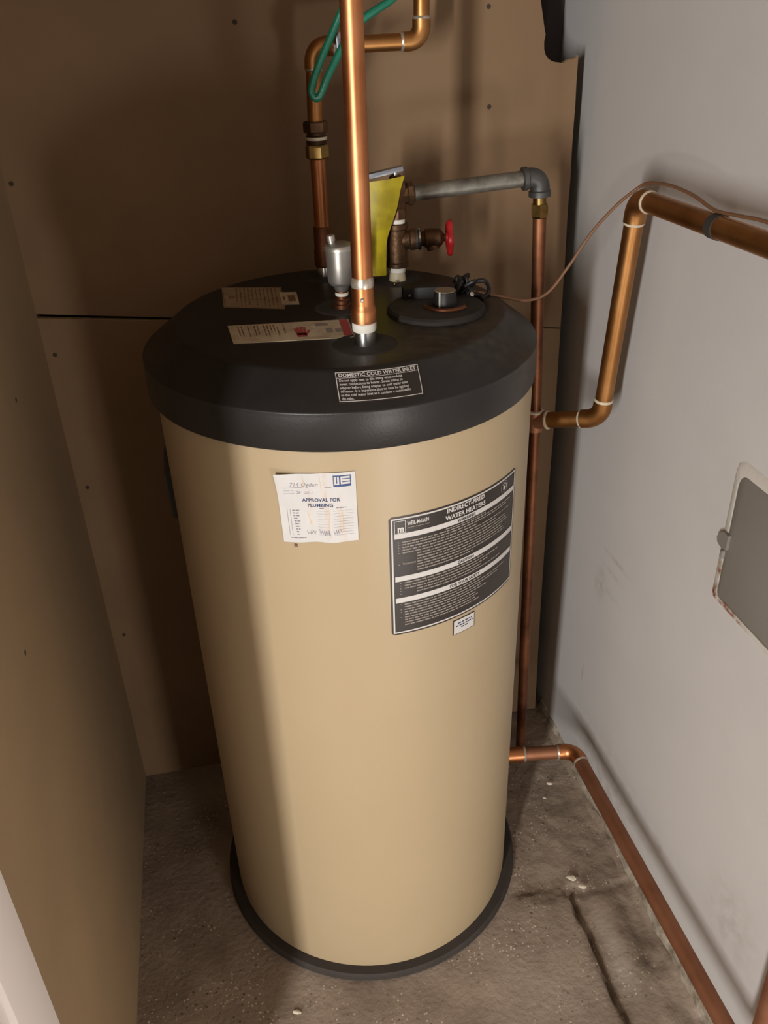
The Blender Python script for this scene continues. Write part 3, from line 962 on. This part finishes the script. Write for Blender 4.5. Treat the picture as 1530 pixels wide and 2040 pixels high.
def build_hot_pipe():
    x, y = 0.004, 0.200
    t = thing('hot_water_pipe', 'brown copper pipe with brass union and offset bend near the back board', 'pipe', (x, y, Z2))
    up = (0, 0, 1)
    lathe('nipple', (x, y, Z2 - 0.002), up, [(0, 0.0128), (0.018, 0.0128), (0.020, 0.012)], 'steel', t, 20)
    lathe('coupling', (x, y, Z2 + 0.016), up, [(0, 0.0145), (0.002, 0.0162), (0.026, 0.0162), (0.030, 0.0148), (0.064, 0.0146), (0.066, 0.0125)], 'copper_dark', t, 24)
    r = 0.0122
    sweep('pipe', [(x, y, Z2 + 0.075 + 0.1155 * k / 3) for k in range(4)], r, 'copper', t, 24)
    hexnut('union_nut', (x, y, 1.3985), up, 0.021, 0.0188, 'brass', t, 0.2)
    lathe('union_body', (x, y, 1.4185), up, [(0, 0.0150), (0.004, 0.0165), (0.013, 0.0168), (0.015, 0.0150), (0.020, 0.0155)], 'bronze', t, 24)
    lathe('thread_tape', (x, y, 1.4265), up, [(0, 0.0168), (0.001, 0.0174), (0.004, 0.0174), (0.005, 0.0166)], 'flux', t, 20)
    hexnut('union_nut', (x, y, 1.4370), up, 0.0165, 0.0198, 'bronze', t, 0.5)
    pipe_run(t, [(x, y, 1.4530), (x + 0.004, y, 1.556), (0.176, y, 1.558), (0.184, y, CEIL)], r, 'copper_aged', 'copper_aged', 'solder', 1.15, 0.030, n=24)
    # ground clamp on the level run
    c = Vector((0.046, y, 1.5572))
    lathe('ground_clamp', c - Vector((0.006, 0, 0)), (1, 0, 0), [(0, r * 1.02), (0, r * 1.28), (0.012, r * 1.28), (0.012, r * 1.02)], 'zinc', t, 24, False)
    bm = bmesh.new()
    box_bm(bm, c + Vector((0, -0.0195, 0.004)), (0.012, 0.010, 0.022), None, 0.0015)
    obj('clamp_lug', bm, 'zinc', t)
    for dz in (-0.004, 0.012):
        lathe('clamp_screw', c + Vector((0.0, -0.024, dz)), (0, -1, 0.2), [(0, 0.003), (0.005, 0.003), (0.0055, 0.0046), (0.008, 0.0046)], 'zinc', t, 12)
build_hot_pipe()

def build_ground_wire():
    pts = [(0.082, 0.150, 1.78), (0.066, 0.160, 1.68), (0.053, 0.165, 1.615), (0.035, 0.168, 1.577), (0.014, 0.168, 1.539), (0.000, 0.168, 1.510), (-0.003, 0.167, 1.496),
           (0.003, 0.165, 1.4885), (0.010, 0.163, 1.494), (0.020, 0.162, 1.513), (0.034, 0.163, 1.536), (0.050, 0.166, 1.560), (0.066, 0.168, 1.578), (0.083, 0.166, 1.592),
           (0.103, 0.165, 1.603), (0.122, 0.165, 1.613), (0.131, 0.165, 1.622), (0.129, 0.164, 1.634), (0.116, 0.162, 1.640), (0.09, 0.16, 1.65)]
    o = sweep('ground_wire', spline(pts, 8), 0.0056, 'green_wire', None, 12)
    tag(o, 'looped green insulated wire hanging over the offset bend of the brown copper pipe', 'wire')
build_ground_wire()

def build_relief():
    x, y = 0.116, 0.133
    t = thing('relief_valve', 'bronze relief valve with yellow tag and red-wheeled drain on the back of the cover', 'relief valve', (x, y, Z2))
    up = (0, 0, 1)
    lathe('nipple', (x, y, Z2 - 0.002), up, [(0, 0.0150), (0.004, 0.0138), (0.014, 0.0128), (0.020, 0.0125)], 'plastic_nipple', t, 24)
    lathe('thread_tape', (x, y, Z2 + 0.014), up, [(0, 0.0126), (0.001, 0.0136), (0.010, 0.0136), (0.011, 0.0126)], 'teflon', t, 24)
    tee = lathe('tee', (x, y, 1.2345), up, [(0, 0.0165), (0.001, 0.0190), (0.007, 0.0190), (0.009, 0.0168), (0.020, 0.0165), (0.050, 0.0165), (0.060, 0.0168), (0.062, 0.0185), (0.069, 0.0185), (0.070, 0.0165)], 'bronze', t, 28)
    side = Vector((0.985, -0.17, 0.02)).normalized()
    c = Vector((x, y, 1.2770))
    lathe('branch', c + side * 0.006, side, [(0, 0.0145), (0.014, 0.0145), (0.016, 0.0170), (0.024, 0.0170), (0.025, 0.0150)], 'bronze', tee, 24)
    lathe('thread_tape', (x, y, 1.3035), up, [(0, 0.0128), (0.001, 0.0140), (0.007, 0.0140), (0.008, 0.0128)], 'teflon', t, 24)
    lathe('valve_body', (x, y, 1.3110), up, [(0, 0.0140), (0.0005, 0.0165), (0.010, 0.0165), (0.016, 0.0155), (0.020, 0.0175), (0.048, 0.0180), (0.055, 0.0165), (0.060, 0.0120), (0.066, 0.0085)], 'bronze', t, 8, auto=25)
    out = (Vector((0.351, 0.120, 1.362)) - Vector((x, y, 1.347))).normalized()
    lathe('outlet', Vector((x, y, 1.3465)), out, [(0.004, 0.014), (0.018, 0.0145), (0.019, 0.0180), (0.027, 0.0180), (0.029, 0.0150)], 'bronze', t, 8, auto=25)
    # drain valve with a red hand wheel
    d = lathe('drain_valve', c, side, [(0.028, 0.0120), (0.030, 0.0150), (0.035, 0.0150), (0.0355, 0.0165), (0.0395, 0.0165), (0.040, 0.0110), (0.045, 0.0125), (0.046, 0.0150), (0.056, 0.0155), (0.070, 0.0145), (0.074, 0.0105), (0.077, 0.0062), (0.083, 0.0050)], 'bronze', t, 24)
    lathe('union_ring', c + side * 0.0292, side, [(0, 0.0152), (0.0008, 0.0160), (0.0050, 0.0160), (0.0058, 0.0152)], 'galvanized_dark', d, 24)
    lathe('steel_washer', c + side * 0.0350, side, [(0, 0.0160), (0.0006, 0.0175), (0.0030, 0.0175), (0.0036, 0.0160)], 'steel', d, 24)
    lathe('spout', c + side * 0.056 + Vector((0, 0, -0.004)), (0.25, -0.35, -1), [(0, 0.010), (0.012, 0.0105), (0.015, 0.0095)], 'bronze', d, 20)
    bm = bmesh.new()
    dd, u, w = frame_of(side)
    nseg = 40
    ring = []
    wc = c + side * 0.086
    for i in range(nseg):
        a = 2 * math.pi * i / nseg
        rr = 0.0235 + 0.0022 * math.cos(5 * a)
        col = []
        for k in range(8):
            b = 2 * math.pi * k / 8
            col.append(bm.verts.new(wc + (u * math.cos(a) + w * math.sin(a)) * (rr + 0.0042 * math.cos(b)) + dd * 0.0048 * math.sin(b)))
        ring.append(col)
    for i in range(nseg):
        for k in range(8):
            bm.faces.new((ring[i][k], ring[(i + 1) % nseg][k], ring[(i + 1) % nseg][(k + 1) % 8], ring[i][(k + 1) % 8]))
    for k in range(5):
        a = 2 * math.pi * k / 5
        q = wc + (u * math.cos(a) + w * math.sin(a)) * 0.022
        bm_sweep(bm, [wc, (wc + q) / 2, q], 0.0036, 8)
    bm_lathe(bm, wc - dd * 0.006, dd, [(0, 0.0075), (0.011, 0.0075), (0.012, 0.005)], 16)
    obj('hand_wheel', bm, 'red_paint', d)
    # test lever
    lv = bmesh.new()
    a, b = Vector((0.070, 0.119, 1.3825)), Vector((0.124, 0.119, 1.3915))
    ax = (b - a).normalized()
    rot = Matrix((ax, Vector((0, 1, 0)), ax.cross(Vector((0, 1, 0))))).transposed()
    box_bm(lv, (a + b) / 2, ((b - a).length, 0.014, 0.0022), rot, 0.0008)
    box_bm(lv, (a + b) / 2 + Vector((0, -0.0065, -0.003)), ((b - a).length, 0.0012, 0.006), rot, 0.0004)
    obj('test_lever', lv, 'zinc', t)
    lathe('lever_pin', (x, y, 1.374), up, [(0, 0.0045), (0.014, 0.0045), (0.015, 0.003)], 'steel', t, 12)
    # yellow plastic tag hanging from the lever pin
    R_ = spline([(0.126, 0.112, 1.3785), (0.119, 0.1105, 1.3590), (0.112, 0.1095, 1.3300), (0.101, 0.1090, 1.3020), (0.0945, 0.1080, 1.2830), (0.0925, 0.1070, 1.2580), (0.0915, 0.1060, 1.2290)], 5)
    L_ = spline([(0.060, 0.116, 1.3720), (0.056, 0.114, 1.3500), (0.054, 0.112, 1.3250), (0.052, 0.110, 1.3000), (0.050, 0.109, 1.2800), (0.050, 0.108, 1.2580), (0.0515, 0.107, 1.2330)], 5)
    bm = bmesh.new()
    rows = []
    nv = 6
    for a, b in zip(L_, R_):
        row = []
        for k in range(nv + 1):
            s = k / nv
            p = a.lerp(b, s) + Vector((0, -0.008 * math.sin(math.pi * s), 0))
            row.append(p)
        rows.append(row)
    fr = [[bm.verts.new(p) for p in r] for r in rows]
    bk = [[bm.verts.new(p + Vector((0.0004, 0.0012, 0))) for p in r] for r in rows]
    for i in range(len(rows) - 1):
        for k in range(nv):
            bm.faces.new((fr[i][k], fr[i][k + 1], fr[i + 1][k + 1], fr[i + 1][k]))
            bm.faces.new((bk[i][k], bk[i + 1][k], bk[i + 1][k + 1], bk[i][k + 1]))
        bm.faces.new((fr[i][0], fr[i + 1][0], bk[i + 1][0], bk[i][0]))
        bm.faces.new((fr[i][nv], bk[i][nv], bk[i + 1][nv], fr[i + 1][nv]))
    for k in range(nv):
        bm.faces.new((fr[0][k], bk[0][k], bk[0][k + 1], fr[0][k + 1]))
        bm.faces.new((fr[-1][k], fr[-1][k + 1], bk[-1][k + 1], bk[-1][k]))
    obj('yellow_tag', bm, 'yellow_tag', t)
build_relief()

def build_discharge():
    a = Vector((0.116, 0.133, 1.3465))
    e = Vector((0.3510, 0.1200, 1.3620))
    t = thing('discharge_pipe', 'grey galvanized pipe from the relief valve joined to a brown copper drop pipe', 'pipe', (0.387, 0.12, 0.0))
    d = (e - a).normalized()
    sweep('galvanized_pipe', [a + d * (0.026 + (0.186) * k / 4) for k in range(5)], 0.0125, 'galvanized', t, 24)
    down = (Vector((0.3545, 0.12, 1.295)) - e).normalized()
    sweep('elbow', elbow_pts(e, -d, down, 0.026, 12), 0.0160, 'galvanized_dark', t, 24)
    lathe('elbow_rim', e - d * 0.030, d, [(0, 0.0155), (0.001, 0.0182), (0.008, 0.0182), (0.010, 0.0160)], 'galvanized_dark', t, 24)
    lathe('elbow_rim', e + down * 0.020, down, [(0, 0.0160), (0.002, 0.0182), (0.010, 0.0182), (0.011, 0.0155)], 'galvanized_dark', t, 24)
    lathe('brass_stub', e + down * 0.030, down, [(0, 0.0110), (0.012, 0.0110), (0.013, 0.0125)], 'brass', t, 20)
    hexnut('brass_nut', e + down * 0.042, down, 0.021, 0.0150, 'brass', t, 0.3)
    pts = [(0.3545, 0.12, 1.298), (0.3600, 0.12, 1.15), (0.3690, 0.12, 0.932), (0.3735, 0.12, 0.70), (0.3770, 0.12, 0.50), (0.3820, 0.12, 0.28), (0.3865, 0.12, 0.075)]
    sweep('drop_pipe', spline(pts, 4), 0.0112, 'copper_dark', t, 24)
build_discharge()

def build_boiler_pipes():
    r = 0.0148
    tee = Vector((0.369, 0.120, 0.932))
    c1 = Vector((0.455, 0.028, 0.966))
    c2 = Vector((0.455, -0.018, 1.346))
    t = thing('boiler_supply_pipe', 'copper pipe stepping up the grey wall and running forward above the grey plate', 'pipe', tuple(tee))
    d = (c1 - tee).normalized()
    lathe('tee', tee - Vector((0, 0, 0.020)), (0, 0, 1), [(0, 0.0118), (0.0005, 0.0150), (0.038, 0.0150), (0.0385, 0.0118)], 'copper_dull', t, 24)
    lathe('tee_branch', tee, d, [(0.004, 0.0165), (0.026, 0.0165), (0.0265, 0.0150)], 'copper_dull', t, 24)
    lathe('solder_ring', tee + Vector((0, 0, 0.0170)), (0, 0, 1), [(0, 0.0150), (0.001, 0.0158), (0.0035, 0.0156), (0.005, 0.0118)], 'flux', t, 24)
    lathe('solder_ring', tee + d * 0.0245, d, [(0, 0.0166), (0.001, 0.0176), (0.0035, 0.0172), (0.005, 0.0150)], 'flux', t, 24)
    pipe_run(t, [tee + d * 0.022, c1, c2, (0.455, -1.6, 1.372)], r, 'copper_aged', 'copper_aged', 'flux', 1.13, 0.036, n=28)
    # black tape round the run, holding the cable
    q = Vector((0.455, -0.232, 1.3495))
    lathe('black_tape', q, (0, -1, 0.0165), [(0, r * 1.02), (0.0005, r * 1.09), (0.0165, r * 1.09), (0.017, r * 1.02)], 'black_rubber', t, 28)

    rb = 0.0150
    e = Vector((0.462, -0.002, 0.180))
    t2 = thing('boiler_return_pipe', 'dull copper pipe leaving the heater near the floor and running along the wall', 'pipe', (0.472, -0.3, 0.14))
    pipe_run(t2, [(0.270, 0.030, 0.176), e, (0.456, -0.690, 0.200), (0.398, -0.688, CEIL)], rb, 'copper_dull', 'copper', 'solder', 1.13, 0.036, n=28)
    dd = (Vector((0.270, 0.030, 0.176)) - e).normalized()
    lathe('coupling', e + dd * 0.112, dd, [(0, rb * 1.02), (0.001, rb * 1.14), (0.05, rb * 1.14), (0.051, rb)], 'copper', t2, 24)
    lathe('solder_ring', e + dd * 0.108, dd, [(0, rb * 1.01), (0.002, rb * 1.12), (0.005, rb * 1.16), (0.006, rb * 1.1)], 'solder', t2, 24)
build_boiler_pipes()

def build_cable():
    pts = [(0.205, 0.010, 1.220), (0.225, 0.004, 1.216), (0.258, 0.0, 1.208), (0.295, 0.0, 1.200), (0.328, 0.0, 1.209), (0.358, 0.0, 1.245), (0.390, -0.006, 1.297), (0.422, -0.014, 1.336),
           (0.447, -0.020, 1.3580), (0.456, -0.034, 1.3690), (0.456, -0.070, 1.3755), (0.456, -0.115, 1.3785), (0.456, -0.170, 1.3760), (0.4555, -0.215, 1.3690), (0.455, -0.240, 1.3680), (0.455, -0.29, 1.372), (0.455, -0.36, 1.3760), (0.455, -0.60, 1.3750), (0.455, -1.2, 1.385)]
    o = sweep('thermostat_cable', spline(pts, 8), 0.0024, 'brown_wire', None, 10)
    tag(o, 'thin brown cable slung from the black cover to the wall-side copper pipe', 'cable')
build_cable()

def build_plate():
    y0, y1, z0, z1 = -0.296, -0.545, 0.800, 1.013
    t = thing('access_plate', 'dark grey metal access plate set in the grey wall', 'access panel', (XR, (y0 + y1) / 2, z0))
    def rr(y0, y1, z0, z1, rad, rad2):
        pts = []
        for (cy, cz, a0, rd) in ((y0 - rad, z1 - rad, 0, rad), (y1 + rad, z1 - rad, 90, rad), (y1 + rad2, z0 + rad2, 180, rad2), (y0 - rad2, z0 + rad2, 270, rad2)):
            for k in range(7):
                a = math.radians(a0 + 15 * k)
                pts.append((cy + rd * math.cos(a), cz + rd * math.sin(a)))
        return pts
    bm = bmesh.new()
    out = rr(y0, y1, z0, z1, 0.022, 0.006)
    lay = []
    for (x, s) in ((XR + 0.004, 1.0), (XR - 0.0030, 1.0), (XR - 0.0042, 0.985)):
        cy, cz = (y0 + y1) / 2, (z0 + z1) / 2
        lay.append([bm.verts.new((x, cy + (p[0] - cy) * s, cz + (p[1] - cz) * s)) for p in out])
    for a, b in zip(lay, lay[1:]):
        for i in range(len(a)):
            bm.faces.new((a[i], a[(i + 1) % len(a)], b[(i + 1) % len(a)], b[i]))
    bm.faces.new(lay[-1])
    bm.faces.new(lay[0][::-1])
    obj('cover', bm, 'grey_plate', t)
    # ragged painted plaster rim round the plate
    bm = bmesh.new()
    inn = rr(y0 + 0.001, y1 - 0.001, z0 - 0.001, z1 + 0.001, 0.022, 0.006)
    big = rr(y0 + 0.016, y1 - 0.016, z0 - 0.016, z1 + 0.020, 0.020, 0.012)
    A, B, C_, D = [], [], [], []
    for i, (p, q) in enumerate(zip(inn, big)):
        n = 0.0025 * noise.noise(Vector((i * 0.9, 0.3, 0.7)))
        A.append(bm.verts.new((XR + 0.001, p[0], p[1])))
        B.append(bm.verts.new((XR - 0.0042, p[0], p[1])))
        C_.append(bm.verts.new((XR - 0.0030, p[0] * 0.3 + q[0] * 0.7 + n, p[1] * 0.3 + q[1] * 0.7 + n)))
        D.append(bm.verts.new((XR + 0.001, q[0] + n, q[1] + n)))
    k = len(A)
    for a, b in ((A, B), (B, C_), (C_, D)):
        for i in range(k):
            bm.faces.new((a[i], a[(i + 1) % k], b[(i + 1) % k], b[i]))
    obj('plaster_rim', bm, 'plaster_rim', t)
    # hinge lug on the left edge
    bm = bmesh.new()
    v = [(0.004, 0.912), (0.014, 0.905), (0.019, 0.896), (0.016, 0.888), (0.005, 0.884), (-0.008, 0.886), (-0.008, 0.911)]
    fr = [bm.verts.new((XR - 0.009, y0 + a, z)) for a, z in v]
    bk = [bm.verts.new((XR - 0.001, y0 + a, z)) for a, z in v]
    bm.faces.new(fr)
    bm.faces.new(bk[::-1])
    for i in range(len(v)):
        bm.faces.new((fr[i], bk[i], bk[(i + 1) % len(v)], fr[(i + 1) % len(v)]))
    obj('latch', bm, 'grey_plate', t)
    lathe('latch_knuckle', (XR - 0.003, y0 + 0.003, 0.866), (0, 0, 1), [(0, 0.004), (0.002, 0.0055), (0.012, 0.0055), (0.014, 0.004)], 'grey_plate', t, 14)
build_plate()

def build_chips():
    rng = random.Random(21)
    spots = [((0.446, 0.072), 0.008, 'pale plaster chip on the floor below the low copper elbow'), ((0.396, -0.181), 0.011, 'largest pale plaster chip lying at the cracked slab edge'),
             ((0.411, -0.205), 0.009, 'brownish plaster chip beside the largest chip at the slab edge'), ((0.419, 0.035), 0.004, 'smallest plaster crumb on the floor between the chip and the heater base'),
             ((-0.206, -0.333), 0.008, 'pale crumb on the floor in front of the heater base at left')]
    for (x, y), s, lab in spots:
        bm = bmesh.new()
        bmesh.ops.create_icosphere(bm, subdivisions=2, radius=1.0)
        for v in bm.verts:
            v.co *= 1 + 0.35 * noise.noise(v.co * 1.7 + Vector((x * 50, y * 50, 0)))
            v.co = Vector((v.co.x * s, v.co.y * s * 0.55, v.co.z * s * 0.35))
            v.co.rotate(Matrix.Rotation(rng.uniform(0.6, 0.7) + x * 5, 3, 'Z'))
            v.co += Vector((x, y, s * 0.28))
        o = obj('plaster_chip', bm, 'chip')
        tag(o, lab, 'chip', 'plaster chips on the floor')
build_chips()
